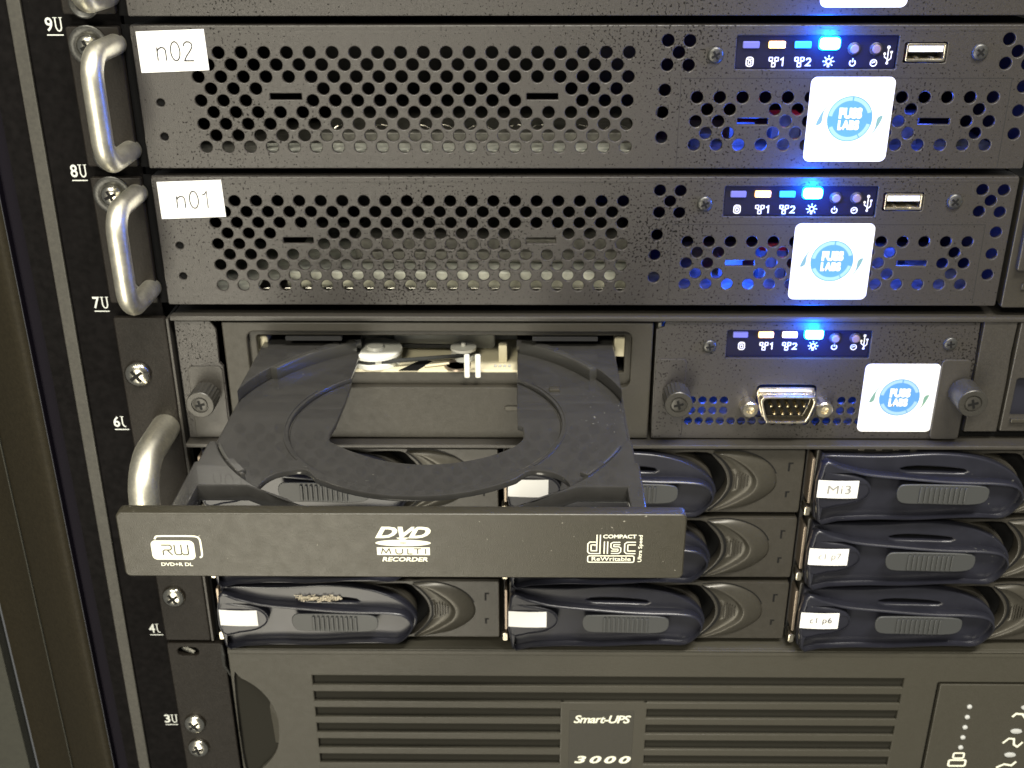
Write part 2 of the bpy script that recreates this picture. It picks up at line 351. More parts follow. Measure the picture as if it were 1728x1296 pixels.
def led_panel(parent, x0, x1, z0, z1, leds, zl, zi, buttons, zb, usb, mats, icons=None):
    g = G(); g.box(x0+.03, x1-.03, 1.5, 2, z0+.03, z1-.03)
    pn = g.build('indicator_panel', M_ledpanel, parent, 0)
    for i, x in enumerate(leds):
        big = i == 3
        hw, hh = (2.9, 1.6) if big else (2.45, 1.0)
        g = G(); dz = .35 if big else 0
        g.plate([rrect(x-hw, zl-hh+dz, x+hw, zl+hh+dz, .9 if big else .3, 3)], .15 if big else .7, 1.5, .25); g.build('led', mats[i], pn)
        if big:
            g = G(); g.plate([rrect(x-hw-.4, zl-hh+dz-.4, x+hw+.4, zl+hh+dz+.4, 1.2, 3)], 1.2, .5, .1); g.build('led_halo', M_lhalo, pn)  # glowing plate that stands for the light's halo
            glow(pn, (x, -4.5, zl+1.5), (.0, .11, 1.0), .022, 2.6); glow(pn, (x, -8.5, zl+3), (.0, .10, 1.0), .022, 3); glow(pn, (x, -16, zl+4), (.06, .14, 1.0), .005, 11)
            glow(pn, (x, -1.8, zl+2.6), (.0, .28, 1.0), .0035, 1.6)
    ic = icons or leds
    g = G(); y = 1.46
    icon_disk(g, ic[0], zi, y); icon_net(g, ic[1]+.2, zi, y, '1'); icon_net(g, ic[2]+.2, zi, y, '2'); icon_lamp(g, ic[3]+.3, zi+.1, y)
    icon_power(g, buttons[0]+.1, zi-.35, y); icon_reset(g, buttons[1]-.1, zi-.35, y); icon_usb(g, usb[0], usb[1], y)
    g.build('icon', M_iconw, pn, 0)
    for x in buttons:
        g = G(); g.rev(x, zb, [(1.9, 1.6), (1.9, .9), (1.5, .7), (1.5, 1.3)], 20); g.build('button_ring', M_buttonring, pn)
        g = G(); g.rev(x, zb, [(1.35, 1.5), (1.35, .35), (1.1, .15), (.02, .1)], 18); g.build('button', M_button, pn)
def usb_port(parent, x0, x1, z0, z1):
    g = G(); g.plate([rrect(x0+.3, z0+.2, x1-.2, z1-.1, .5, 3), rrect(x0+.75, z0+.95, x1-.75, z1-.5, .3, 2)], -.35, 6, .12)
    sh = g.build('usb_port', M_dbshell, parent)
    g = G(); g.box(x0+1.0, x1-1.0, -.1, 7, z1-2.55, z1-.75); g.build('tongue', M_usbt, sh, 0, bevel=.12)
    g = G(); g.box(x0+.7, x1-.7, 5.2, 5.6, z0+.9, z1-.5); g.build('back_wall', M_dark, sh, 0)
    for k in (.3, .68):
        g = G(); xx = x0+(x1-x0)*k; g.box(xx-.5, xx+.5, -.1, 2.5, z0+1.0, z0+1.45); g.build('spring', M_dbshell, sh, 0)
def ear(parent, z0, z1, x0=-18.3, x1=-2.3, y=-.6, notch=False):
    g = G(); g.plate([rrect(x0, z0, x1, z1, .8, 3)], y, 2.4, .45); e = g.build('ear', M_ear, parent)
    return e

# ------------------------------------------------------------------ perforated 1U nodes
def node(dz, name_text, label, which):
    t = thing('server_node', label, 'server', (130, 0, dz+70), 'perforated 1U servers')
    X0, X1, Z0, Z1 = .8, 272.6, 49.1+dz, 92.0+dz
    if which == 3: X1 = 290
    if which == 2: X1 = 272.9
    shell(t, X0+.6, X1-.4, 1.2, 95, Z0+.3, Z1-.3)
    holes = []
    s1, s2 = (40.8, 50.4, 71.2), (118.9, 128.4, 71.2); s3, s4 = (183.3, 192.7, 63.7), (238.3, 248.0, 63.7)
    for i in range(9):
        z = 84.15-3.54*i
        for k in range(20 if i % 2 == 0 else 19):
            x = (149.5 if i % 2 == 0 else 146.1)-6.84*k
            if i in (3, 4) and any(s[0]-1.6 < x < s[1]+1.6 for s in (s1, s2)): continue
            holes.append((x, z))
    for i in range(5):
        z = 70.9-3.6*i
        for k in range(14 if i % 2 == 0 else 13):
            x = (170.6 if i % 2 == 0 else 173.9)+6.87*k
            if i in (1, 2, 3) and any(s[0]-1.6 < x < s[1]+1.6 for s in (s3, s4)): continue
            holes.append((x, z))
    holes += [(160.9, 87.6), (167.4, 87.5), (164.3, 84.1), (161, 80.5), (167.4, 80.4), (160.7, 73.1), (160.3, 66.4), (160.4, 58.8),
              (261.7, 87.9), (268.4, 87.8), (264.9, 84.4), (261.8, 80.9), (268.4, 80.7), (268.4, 74.1), (268.3, 66.9), (268.2, 59.9)]
    loops = [rrect(X0, Z0, X1, Z1, .6, 3)] + [circ(x, z+dz, 1.84, 18) for x, z in holes]
    for a, b, c in (s1, s2, s3, s4): loops.append(rrect(a, c-.95+dz, b, c+.95+dz, .15, 1))
    P0, P1, Q0, Q1 = 181.3, 229.2, 79.2, 89.0
    loops.append(rrect(P0, Q0+dz, P1, Q1+dz, .3, 1))
    loops.append(rrect(231.2, 81.1+dz, 243.8, 87.0+dz, .3, 1))
    for x, z in ((7.1, 69.4), (6.9, 59.0)): loops.append(circ(x, z+dz, 1.25, 14))
    g = G(); g.plate(loops, 0, 1.2, .28); fp = g.build('front_panel', M_panel, t, 40)
    g = G()                                               # folded top and bottom lips of the panel
    g.box(X0, X1, 1.25, 8, Z1-1.3, Z1-.1); g.box(X0, X1, 1.25, 8, Z0+.1, Z0+1.2); g.box(X0, X0+.8, 1.25, 8, Z0+1.3, Z1-1.4); g.build('panel_lip', M_face, t, 0)
    fold(t, X0+.1, X1-.1, Z1+.05, 0, 1.25, M_panel)
    g = G()                                               # fine raised border of the lower right sub-plate
    g.ribbon([(165.4, Z0+.6), (165.4, 76.6+dz), (264.6, 76.6+dz), (264.9, Z0+.6)], .22, -.03); g.build('plate_seam', M_shell, t, 0)
    for x, z, mt in ((175.1, 83.4, M_screwb), (253.5, 84.2, M_screwb)): pan_screw(t, x, z+dz, -.05, 2.45, 1.0, mt, 30 if x < 200 else 50)
    for x, z in ((7.1, 69.4), (6.9, 59.0)):
        g = G(); g.rev(x, z+dz, [(1.3, .75), (.9, 1.1), (.02, 1.15)], 14); g.build('dimple', M_void, t)  # dent coloured black, its shade put into the colour
    zl = 86.2+dz
    led_panel(t, P0, P1, Q0+dz, Q1+dz, (185.8, 193.5, 201.2, 209.1), zl, 81.2+dz, (216.5, 223.0), 85.0+dz, (226.9, 83.2+dz), (M_lpblue, M_lorange, M_lcyan, M_lpower))
    usb_port(t, 231.4, 243.6, 81.3+dz, 86.8+dz)
    round_sticker(t, 204.5, 229.9, 51.4+dz, 77.0+dz, 0)
    if name_text:
        g = G(); p = [(2.6, 78.3+dz), (23.2, 79.1+dz), (22.9, 91.0+dz), (2.5, 90.3+dz)]
        g.plate([p], -.2, .2); lb = g.build('name_label', M_paper, t, 0, label='white paper label reading '+name_text)
        g = G(); q = lambda pts: [(8.2+a*1.02, 81.9+dz+b*1.02) for a, b in pts]
        g.ribbon(q([(0, 3.8), (0, 0)]), .34, -.30); g.ribbon(q([(0, 2.7), (.5, 3.4), (1.3, 3.8), (2.1, 3.6), (2.5, 2.9), (2.5, 0)]), .34, -.305)
        g.ribbon(q([(5.35+1.35*math.cos(2*PI*k/24), 2.7+2.7*math.sin(2*PI*k/24)) for k in range(24)]), .34, -.30, True)
        if name_text == 'n02': g.ribbon(q([(7.9, 4.1), (8.15, 4.9), (8.9, 5.4), (9.8, 5.3), (10.4, 4.7), (10.4, 3.9), (9.8, 2.9), (8.5, 1.3), (7.8, 0), (10.6, 0)]), .34, -.30)
        else: g.ribbon(q([(8.1, 4.2), (8.9, 4.5), (9.5, 5.4), (9.5, 0)]), .34, -.30)
        g.build('writing', M_ink, lb, 0)
    ear(t, Z0+.6, Z1-.2)
    g = G(); g.box(-2.3, .9, 2.0, 3.0, Z0, Z1); g.build('gap_shade', M_void, t, 0)  # black sheet for the shade between ear and panel
    handle(t, -4.2, 54.8+dz, 86.6+dz, 22, 3.15, 7.5)
    pan_screw(t, -11.8, 86.3+dz, -.6, 3.6, 2.4, M_screw, 25, washer=True)
    pan_screw(t, -11.4, 53.0+dz, -.6, 2.7, 1.0, M_screwb, 60, washer=True)
    # inside
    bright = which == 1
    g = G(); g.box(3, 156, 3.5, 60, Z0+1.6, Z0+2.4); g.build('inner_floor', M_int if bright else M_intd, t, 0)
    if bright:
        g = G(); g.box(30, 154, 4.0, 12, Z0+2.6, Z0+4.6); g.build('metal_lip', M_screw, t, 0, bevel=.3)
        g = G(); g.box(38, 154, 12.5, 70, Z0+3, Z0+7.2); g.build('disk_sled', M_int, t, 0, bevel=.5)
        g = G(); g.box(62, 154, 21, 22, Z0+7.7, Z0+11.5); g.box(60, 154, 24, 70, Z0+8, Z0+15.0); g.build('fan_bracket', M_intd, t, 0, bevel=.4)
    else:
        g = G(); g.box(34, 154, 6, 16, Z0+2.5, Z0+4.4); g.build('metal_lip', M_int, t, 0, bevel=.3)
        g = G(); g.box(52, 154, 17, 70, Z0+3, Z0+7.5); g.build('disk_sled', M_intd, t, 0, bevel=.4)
        for k in range(9):
            g = G(); x = 56+k*10.6+(k % 3)*1.5; g.tube([(x+a, 17.5, Z0+9.3-.10*(a-4)**2+.8) for a in (0, 2, 4, 6, 8)], .3, 6); g.build('spring_finger', M_screw, t)
    g = G(); g.box(158, 271, 3.5, 60, Z0+2.0, Z0+2.8); g.box(158.6, 159.4, 4, 70, Z0+3, Z1-3)
    for k in range(7): g.box(172+k*13, 179+k*13+(k % 3), 18+3*(k % 2), 26, Z0+2.8, Z0+7+3*(k % 3))
    g.build('circuit_board', M_board, t, 0)
    glow(t, (190, 12, Z0+8), (.02, .10, 1), .009 if which != 1 else .020, 3, 'board_led_glow'); glow(t, (204.6, 22, Z0+20), (1, .02, .05), .0012, 2, 'board_led_glow')
    glow(t, (245, 15, Z0+16), (.05, .12, 1), .006 if which != 1 else .010, 3, 'board_led_glow')
    return t
node(45.5, None, 'topmost perforated server, cut off by the upper edge, only its bottom strip showing', 3)
node(0, 'n02', 'perforated black server with a white n02 paper label and silver handle', 2)
node(-45.5, 'n01', 'perforated black server with a white n01 paper label, just above the open disc tray', 1)

# neighbour module right of n01
nm = thing('drive_module', 'grey module with pale round knob at the right edge beside the n01 server', 'drive module', (285, 0, 25))
g = G(); g.plate([rrect(274.3, 3.2, 320, 46.3, .8, 3)], -.5, 3, .3); g.build('front_plate', M_carrier, nm)
g = G(); g.box(276.3, 320, -2.6, -.55, 16.5, 36.0, .8); g.build('raised_band', M_face, nm)
g = G(); g.rev(283.4, 26.4, [(4.6, -2.7), (4.6, -6), (3.8, -7.6), (2.0, -8.3), (.02, -8.4)], 26); g.build('knob', M_usbt, nm)
g = G(); g.box(279.5, 320, -1.2, -.55, 9.6, 11.8, .4); g.build('lever_edge', M_cres, nm)
g = G(); g.box(274.6, 320, 3, 60, 4, 45.5); g.build('chassis_shell', M_shell, nm, 0)
g = G(); g.plate([rrect(274.5, 48.6, 320, 91.6, .8, 3)], -.5, 3, .3)
nm2 = thing('drive_module', 'blank grey module edge at the upper right corner beside the n02 server', 'drive module', (290, 0, 70)); g.build('front_plate', M_carrier, nm2)

# ------------------------------------------------------------------ 3U storage server (control row, drive bays)
st = thing('storage_server', 'wide black storage server with serial port, status lights and three rows of drive bays', 'server', (130, 0, -66))
shell(st, .8, 322, 42, 118, -133.0, -.8)
g = G(); g.box(1.0, 322, .6, 60, -1.9, -.7); g.box(1.0, 322, -.9, 3, -1.15, -.15); g.build('top_lip', M_face, st, 0, bevel=.2); fold(st, 1.0, 322, -.1, -.95, .7, M_face, 2)
ear(st, -133.2, -.9, -18.3, -1.0, -.5)
g = G(); g.box(-.8, .2, -.6, 12, -133.2, -1.2); g.build('side_flange', M_face, st, 0, bevel=.2)
g = G(); g.box(.2, 1.2, 3, 42, -133.2, -1.2); g.build('gap_shade', M_void, st, 0)  # black sheet for the shade beside the flange
pan_screw(st, -12.6, -21.2, -.5, 4.5, 2.6, M_screw, 35)
pan_screw(st, -12.4, -112.6, -.5, 4.3, 2.4, M_screw, 35)
h = handle(st, -6.0, -80, -41.5, 30, 4.9, 13)
# left tab with thumbscrew
g = G(); g.plate([[(1.7, -46), (16.4, -46), (16.4, -18.8), (15.2, -17.3), (15.4, -5.2), (14.6, -3.6), (13.6, -2.2), (1.7, -2.2)]], .1, 1.5, .25); g.build('left_plate', M_panel, st)
g = G(); g.plate([rrect(4.2, -45.5, 16.0, -18.6, 1.6, 4)], -.35, .5, .2); g.build('screw_tab', M_face, st)
def thumb(x, z, mat, knurl=True, L_=10, r=4.7):
    g = G(); n = 44; rings = []
    for d, rr, kn in ((.2, r*.8, 0), (-1.2, r*.8, 0), (-1.6, r, 1), (-L_+.7, r, 1), (-L_+.2, r*.985, 0), (-L_, r*.94, 0), (-L_, r*.62, 0), (-L_+.5, r*.58, 0), (-L_+.5, .02, 0)):
        rings.append([(x+(rr-(.32 if (kn and knurl and k % 2) else 0))*math.cos(2*PI*k/n), d-.3, z-(rr-(.32 if (kn and knurl and k % 2) else 0))*math.sin(2*PI*k/n)) for k in range(n)])
    g.loft(rings); t_ = g.build('thumbscrew', mat, st, 30)
    g = G(); g.rev(x, z, [(r*.53, -L_+.4), (r*.5, -L_-.25), (r*.3, -L_-.45), (.02, -L_-.45)], 24); g.build('screw_core', mat, t_)
    cross_cut(x, z, -L_-.55, r*.36, -.02, 15).build('cross_slot', M_dark, t_, 0)
M_thumb = P('thumbscrew_black', (.040, .038, .033), .36, .25, noise=(1500, .15))
thumb(10.1, -28.3, M_thumb); thumb(169.7, -27.8, M_thumb); thumb(266.5, -26.6, M_thumb, False, 11, 4.9)
# right control face
loops = [[(162.4, -45.6), (268.3, -45.6), (269.6, -16.2), (269.4, -14.6), (268.9, -2.2), (165.2, -2.2), (164.9, -4.0), (162.2, -5.0)]]
hx = [(175.7+3.66*k, z) for z in (-31.0, -34.9) for k in range(4)] + [(174.9+3.66*k, -38.9) for k in range(17)] + [(226.7+3.66*k, z) for z in (-31.0, -34.9) for k in range(2)]
loops += [circ(a, b, 1.38, 14) for a, b in hx]
loops.append(rrect(185.9, -15.3, 233.8, -5.2, .3, 1)); loops.append(rrect(197.5, -37.4, 217.6, -25.0, 1.5, 3))
g = G(); g.plate(loops, 0, 1.3, .22); g.build('control_face', M_panel, st, 40)
g = G(); g.box(163, 269, 12, 30, -45, -42); g.box(163, 269, 1.4, 40, -45.6, -44.8); g.box(163, 269, 41, 41.5, -45, -2); g.box(163, 164, 1.4, 41, -45, -3); g.build('inner_plate', M_intd, st, 0)
glow(st, (180, 8, -28), (.02, .10, 1), .009, 2, 'board_led_glow'); glow(st, (229, 9, -28), (.02, .10, 1), .006, 2, 'board_led_glow')
led_panel(st, 185.9, 233.8, -15.3, -5.2, (190.5, 199.0, 206.9, 214.9), -7.2, -11.4, (222.1, 228.8), -8.4, (232.0, -9.8), (M_lpblue, M_lorange, M_lwhite, M_lpower), (191.2, 199.2, 206.8, 214.8))
for x, z in ((180.2, -10.9), (260.1, -9.8)): pan_screw(st, x, z, -.05, 2.3, .9, M_screwb, 10)
g = G(); g.plate([rrect(162.6, -45.3, 172.9, -15.5, 1.3, 4)], -.4, .5, .2); g.build('screw_tab', M_panel, st)
g = G(); g.plate([rrect(258.3, -45.3, 268.2, -15.4, 1.5, 4)], -.9, 1.0, .3); g.build('screw_tab', M_face, st)
g = G(); g.plate([[(270.1, -42.6), (281.3, -42.6), (281.3, -24), (280.9, -13), (281.1, -1.9), (270.1, -1.9)]], -.3, 2.5, .4); g.build('filler_plate', M_face, st)
g = G(); g.box(269.4, 322, 3, 42, -46, -1.2); g.build('gap_shade', M_void, st, 0)  # black block for the shade between the right-hand plates
g = G(); g.plate([rrect(282.2, -42.4, 322, -2.0, .5, 3), rrect(284.7, -37.0, 318, -22.4, .8, 3)], -.3, 3, .4); g.build('bay_cover', M_face, st)
g = G(); g.box(284.7, 318, 2.2, 2.8, -37.0, -22.4); g.build('bay_window', M_smoke, st, 0)
g = G(); g.box(284.9, 318, -1.6, 2.0, -38.6, -37.1); g.build('window_ledge', M_cres, st, 0, bevel=.3)
g = G(); g.rev(287, -11.5, [(2.0, -.3), (1.8, .6), (.02, .6)], 16); g.build('dimple', M_dark, st)
round_sticker(st, 233.2, 258.6, -42.7, -17.2, 0)
# serial port
g = G()
def dsub(w0, w1, h_, r, n=5):
    return smooth_loop([(-w0+.6, h_), (w0-.6, h_), (w0+1.0, h_-.5), (w0+1.5, h_-2.0), (w1+.9, -h_+2.6), (w1+.1, -h_+.9), (w1-1.5, -h_), (-w1+1.5, -h_), (-w1-.1, -h_+.9), (-w1-.9, -h_+2.6), (-w0-1.5, h_-2.0), (-w0-1.0, h_-.5)], 4)
C0 = (207.3, -32.0)
D_o = [(C0[0]+a, C0[1]+b) for a, b in dsub(7.8, 7.0, 5.0, 1)]; D_i = [(C0[0]+a*.90, C0[1]+b*.84) for a, b in dsub(7.8, 7.0, 5.0, 1)]
FL = [(C0[0]+a*1.06, C0[1]+.6+b*1.12) for a, b in dsub(7.8, 7.0, 5.0, 1)]
g.plate([FL, D_i], -1.2, 1.3, .25); g.plate([D_o, D_i], -5.6, 4.4, .25); sp_ = g.build('serial_port', M_dbshell, st, 40)
g = G(); g.flat([(a, b) for a, b in D_i], -1.0); g.build('insulator', M_dark, sp_, 0)
pp = None
for row, n_, z in ((0, 5, 1.4), (1, 4, -1.45)):
    for k in range(n_):
        x = C0[0]+(k-(n_-1)/2)*2.77; zz = C0[1]+z
        if pp is None:
            px_, pz_ = x, zz; g = G(); g.rev(x, zz, [(.62, -1), (.62, -4.8), (.4, -5.4), (.02, -5.5)], 10); pp = g.build('pin', M_gold, sp_)
        else: place(pp, sp_, (x-px_, 0, zz-pz_))
for x in (194.8, 219.9):
    g = G(); g.rev(x, -32.4, [(2.9, 0), (2.9, -4.6), (2.5, -5.0), (1.35, -5.0), (1.2, -3.4), (.02, -3.2)], 6 if 0 else 12); g.build('jack_screw', M_dbshell, sp_, 25)
# cross bar over the bays, bay dividers, metal between
g = G(); g.box(1.2, 322, -4.2, 40, -47.7, -46.3); g.build('cross_bar', M_face, st, 0, bevel=.35)
g = G(); g.box(1.2, 322, 41, 42, -133, -48); g.build('bay_back', M_void, st, 0)
for k in range(4):
    x = 111.5+107.3*(k-1)
    g = G(); g.box(x-.5, x+.7, 4, 41, -132.5, -48.2); g.build('bay_divider', M_shell, st, 0)
for k in range(4):
    g = G(); g.box(234.5+k*6.0, 236.6+k*6.0, -1.4, .6, -49.6, -48.3, .2); g.build('clip', M_dbshell, st)
for k in range(3):
    g = G(); g.box(35+k*4.0, 36.5+k*4.0, -1.2, .6, -49.6, -48.3, .2); g.build('clip', M_dbshell, st)

# ------------------------------------------------------------------ drive carriers
def carrier_parts(o):
    parts = {}
    def gg(): return G()
    B = WL[o]; bx, bz = B.x, B.z
    T = lambda pts: [(a+bx, b+bz) for a, b in pts]
    # base plate with square end
    g = G(); g.plate([T(rrect(2.0, -26.4, 105.4, -.9, .7, 2)), T(smooth_loop([(60, -2.6), (66, -4.2), (71.5, -8.5), (74, -13.5), (73.6, -19), (70, -25.2), (73.4, -24.4), (77.2, -20.2), (78.9, -16.2), (78.9, -12.4), (77.4, -8.6), (74.4, -4.8), (71.0, -2.2)], 3))], -.9, 5, .35)
    g.build('carrier_plate', M_carrier, o)
    g = G(); g.box(bx+56, bx+84, 4.45, 5, bz-25.6, bz-1.7); g.build('recess_back', M_void, o, 0)
    g = G(); g.box(bx+2.1, bx+105, 4.5, 38, bz-26.2, bz-1.1); g.build('drive_body', M_shell, o, 0)
    # smoked blue lever: back shelf and thick lower body
    top = [(2.6, -2.4), (4.2, -1.2), (12.7, -1.3), (20.9, -1.5), (28.5, -1.3), (38.1, -.6), (44.4, -.5), (53.8, -1.4), (61.9, -3.6), (68.7, -7.2), (73.0, -11.4), (74.8, -16), (72.8, -20.8), (68.6, -24.9), (60, -24.7), (52.4, -24.8), (36.1, -25.8), (23.2, -25.6), (10.2, -26.3), (2.4, -26.0)]
    lo = smooth_loop(top, 3)
    vent = smooth_loop([(30.5, -6.2), (36, -5.3), (45, -5.7), (52.6, -6.6), (52.6, -8.1), (44, -7.9), (33, -7.6)], 2)
    notch = smooth_loop([(2.2, -6.1), (8, -6.5), (13.4, -7.3), (17.8, -9.0), (20.1, -12.2), (19.2, -15.6), (15.2, -18.3), (9, -19.6), (2.2, -20.0)], 3)
    g = G(); g.plate([T(lo), T(vent)], -4.6, 3.8, .55); lev = g.build('lever', M_smoke, o, 50)
    g = G(); g.box(bx+29, bx+54, -1.5, -1.2, bz-9, bz-4.5); g.build('vent_back', M_void, lev, 0)
    body = smooth_loop([(2.5, -3.2), (9, -4.0), (16, -6.0), (22, -7.0), (32, -8.0), (44.5, -9.2), (54, -9.7), (63.4, -9.9), (70.5, -11.2), (73.6, -15.6), (72.0, -20.3), (67.6, -24.2), (60, -24.1), (52, -24.2), (36, -25.2), (23, -25.0), (10.2, -25.7), (2.9, -25.6)], 3)
    g = G(); g.plate([T(body), T(notch)], -8.2, 4.2, .75); g.build('lever_front', M_smoke, lev, 50)
    # dished recess for the label
    n = len(notch); c_ = (9, -13); rr = []
    for s_, d in ((1.0, -7.9), (.93, -6.4), (.78, -5.2), (.4, -4.7)): rr.append([(bx+c_[0]+(a-c_[0])*s_, d, bz+c_[1]+(b-c_[1])*s_) for a, b in notch])
    g = G(); g.loft(rr); g.build('label_recess', M_smoke, lev, 60)
    # grip pad with ridges
    g = G(); g.plate([T(smooth_loop([(29.8, -10.9), (34, -10.3), (50, -10.5), (59.2, -11.2), (60.8, -13.9), (59.6, -17.2), (54, -18.3), (40, -18.0), (31.2, -17.6), (29.0, -14.3)], 3))], -8.75, .7, .22); gp = g.build('grip_pad', M_grip, o, 50)
    g = G(); g.box(bx+36.6, bx+37.6, -9.5, -8.8, bz-17.4, bz-11.0, .35); r0 = g.build('ridge', M_grip, gp)
    for k in range(1, 10): place(r0, gp, (1.72*k, 0, -.03*k))
    # crescent
    co = smooth_loop([(73.4, -1.7), (81.5, -1.4), (88.4, -3.4), (93.6, -7.0), (96.2, -11.9), (95.8, -16.6), (91.4, -21.0), (84.7, -24.2), (73.2, -26.0)], 4, False)
    cm = smooth_loop([(73.4, -1.9), (79.0, -3.2), (84.1, -6.4), (87.4, -9.6), (88.8, -12.9), (87.6, -16.6), (84.2, -19.6), (79.8, -22.5), (73.2, -25.9)], 4, False)
    ci = smooth_loop([(73.4, -2.1), (76.4, -4.6), (78.8, -7.8), (80.1, -10.9), (80.5, -14.0), (80.0, -17.0), (78.4, -20.0), (76.2, -22.8), (73.2, -25.8)], 4, False)
    N = len(co); rows = []
    for wgt, (A_, B_), y_ in ((0, (co, co), -.5), (0, (co, co), -.95), (.12, (co, cm), -1.5), (.4, (co, cm), -2.4), (.7, (co, cm), -3.0), (.93, (co, cm), -3.3), (1, (co, cm), -3.1), (.08, (cm, ci), -1.9), (.2, (cm, ci), -1.45), (.6, (cm, ci), -1.3), (.88, (cm, ci), -1.6), (.92, (cm, ci), -.8)):
        row = []
        for i in range(N):
            tt = math.sin(PI*i/(N-1))**.45
            x = A_[i][0]*(1-wgt)+B_[i][0]*wgt; z = A_[i][1]*(1-wgt)+B_[i][1]*wgt
            row.append((bx+x, -.5+(y_+.5)*(.25+.75*tt), bz+z))
        rows.append(row)
    g = G(); g.loft(rows, closed=False); cr = g.build('release_crescent', M_cres, o, 80)
    g = G()
    for k in range(6):
        x = 80.8+k*1.0; hh = 3.3-abs(k-2)*.45; g.box(bx+x, bx+x+.35, -2.3+.1*abs(k-3), -1.5, bz-13.2-hh, bz-13.2+hh)
    g.build('rib', M_carrier, cr, 0)
    g = G(); g.ribbon([(bx+a-.05, bz+b) for a, b in ci], .95, -1.0); g.ribbon([(bx+a+.1, bz+b+.25) for a, b in co[:len(co)//2]], .45, -.98); g.build('groove', M_dark, o, 0)
    # engraved ticks and latch strip
    g = G(); g.plate([T([(99.9, -9.5), (100.6, -9.5), (100.6, -6.6), (101.6, -6.6), (101.6, -6.0), (99.9, -6.0)])], -.96, .1); g.plate([T([(99.9, -20.0), (100.6, -20.0), (100.6, -18.2), (101.4, -18.2), (101.4, -17.6), (99.9, -17.6)])], -.96, .1); g.build('tick_mark', M_dark, o, 0)
    g = G(); g.box(bx+.3, bx+1.3, -2.6, 6, bz-21.5, bz-3.5, .35); g.build('latch_strip', M_copper, o)
    g = G(); g.box(bx-.6, bx+1.5, -3.4, 2, bz-26.2, bz-22.6, .6); g.build('latch_foot', M_dbshell, o)
cols = (3.9, 111.0, 218.4, 325.7-.2); rowz = (-48.6, -76.4, -104.2)
ordn = ('first', 'second', 'third', 'fourth')
rown = ('top row of bays, directly under the cross bar', 'middle row of bays', 'bottom row of bays')
base = None
def copy_tree(o, parent, loc=None):
    c = o.copy(); COL.objects.link(c); c.parent = parent
    if loc is not None: c.location = loc
    for ch in list(o.children): copy_tree(ch, c)
    return c
LBL = {
 (0, 0): 'leftmost top-row drive carrier, its blue lever seen through the open disc tray',
 (0, 1): 'drive carrier whose blank white tag shows through the right of the tray',
 (0, 2): 'drive carrier whose white tag starts with M, directly under the serial port server face',
 (1, 0): 'drive carrier hidden behind the left half of the disc tray front',
 (1, 1): 'hard drive carrier half hidden behind the right end of the disc tray front',
 (1, 2): 'hard drive carrier with very faint writing on its tag, middle row at the right',
 (2, 0): 'drive carrier with pale dust fluff in its vent, bottom left bay',
 (2, 1): 'drive carrier with blank white tag, second from left in the bottom row',
 (2, 2): 'hard drive carrier with the tag reading c1 p6, above the power unit'}
for r_ in range(3):
    for c_ in range(3):
        loc = (cols[c_], 0, rowz[r_])
        if base is None:
            o = thing('drive_carrier', LBL[(r_, c_)], 'drive carrier', loc, 'hot-swap hard drive carriers'); carrier_parts(o); base = o
        else:
            o = copy_tree(base, None, Vector(loc)*S); o['label'] = LBL[(r_, c_)]; WL[o] = Vector(loc)
for k_, (r_, c_) in enumerate(((0, 0), (0, 1), (0, 2), (1, 1), (1, 2), (2, 0), (2, 1), (2, 2))):
    o = [q for q in COL.objects if q.name.startswith('drive_carrier') and (WL.get(q, Vector((9, 9, 9)))-Vector((cols[c_], 0, rowz[r_]))).length < .5][0]
    B = WL[o]; bx, bz = B.x, B.z
    if (r_, c_) in ((0, 0), (1, 1)): continue
    L0 = {0: 2.3, 1: 1.8, 2: 1.5}[c_]
    x1 = L0+14.0
    n = 8; rings = []
    g = G(); vs = []; 
    for i in range(n+1):
        t_ = i/n; x = bx+L0+(x1-L0)*t_; y = -8.45-.35*math.sin(PI*t_)
        vs += [(x, y, bz-15.6-.3*t_), (x, y, bz-8.7-.25*t_)]
    g.add(vs, [(2*i, 2*i+2, 2*i+3, 2*i+1) for i in range(n)])
    tg = g.build('tag', M_paper, o, 60)
    txt = {(0, 2): ('Mi3', M_inkfaint), (1, 2): ('c1 p7', M_inkfaint), (2, 2): ('c1 p6', M_ink)}.get((r_, c_))
    if txt:
        g = G(); g.text(txt[0], bx+L0+3.3, bz-13.8, bx+L0+11.4, bz-10.5, -9.1, off=-.05); g.build('writing', txt[1], tg, 0)
    if (r_, c_) == (2, 0):
        g = G()
        for k in range(130):
            x = bx+random.uniform(31, 46.5); z = bz+random.gauss(-6.0, .65); y = -5.0+random.uniform(-.6, .3); a = random.uniform(0, PI); L_ = random.uniform(.7, 2.0)
            p = [(x+L_*t_*math.cos(a)+.25*math.sin(9*t_+k), y+.3*math.sin(7*t_+k), z+.4*L_*t_*math.sin(a)) for t_ in (0, .25, .5, .75, 1)]
            g.tube(p, .14, 4)
        g.build('dust', M_dustwool, o, 60, kind='stuff')
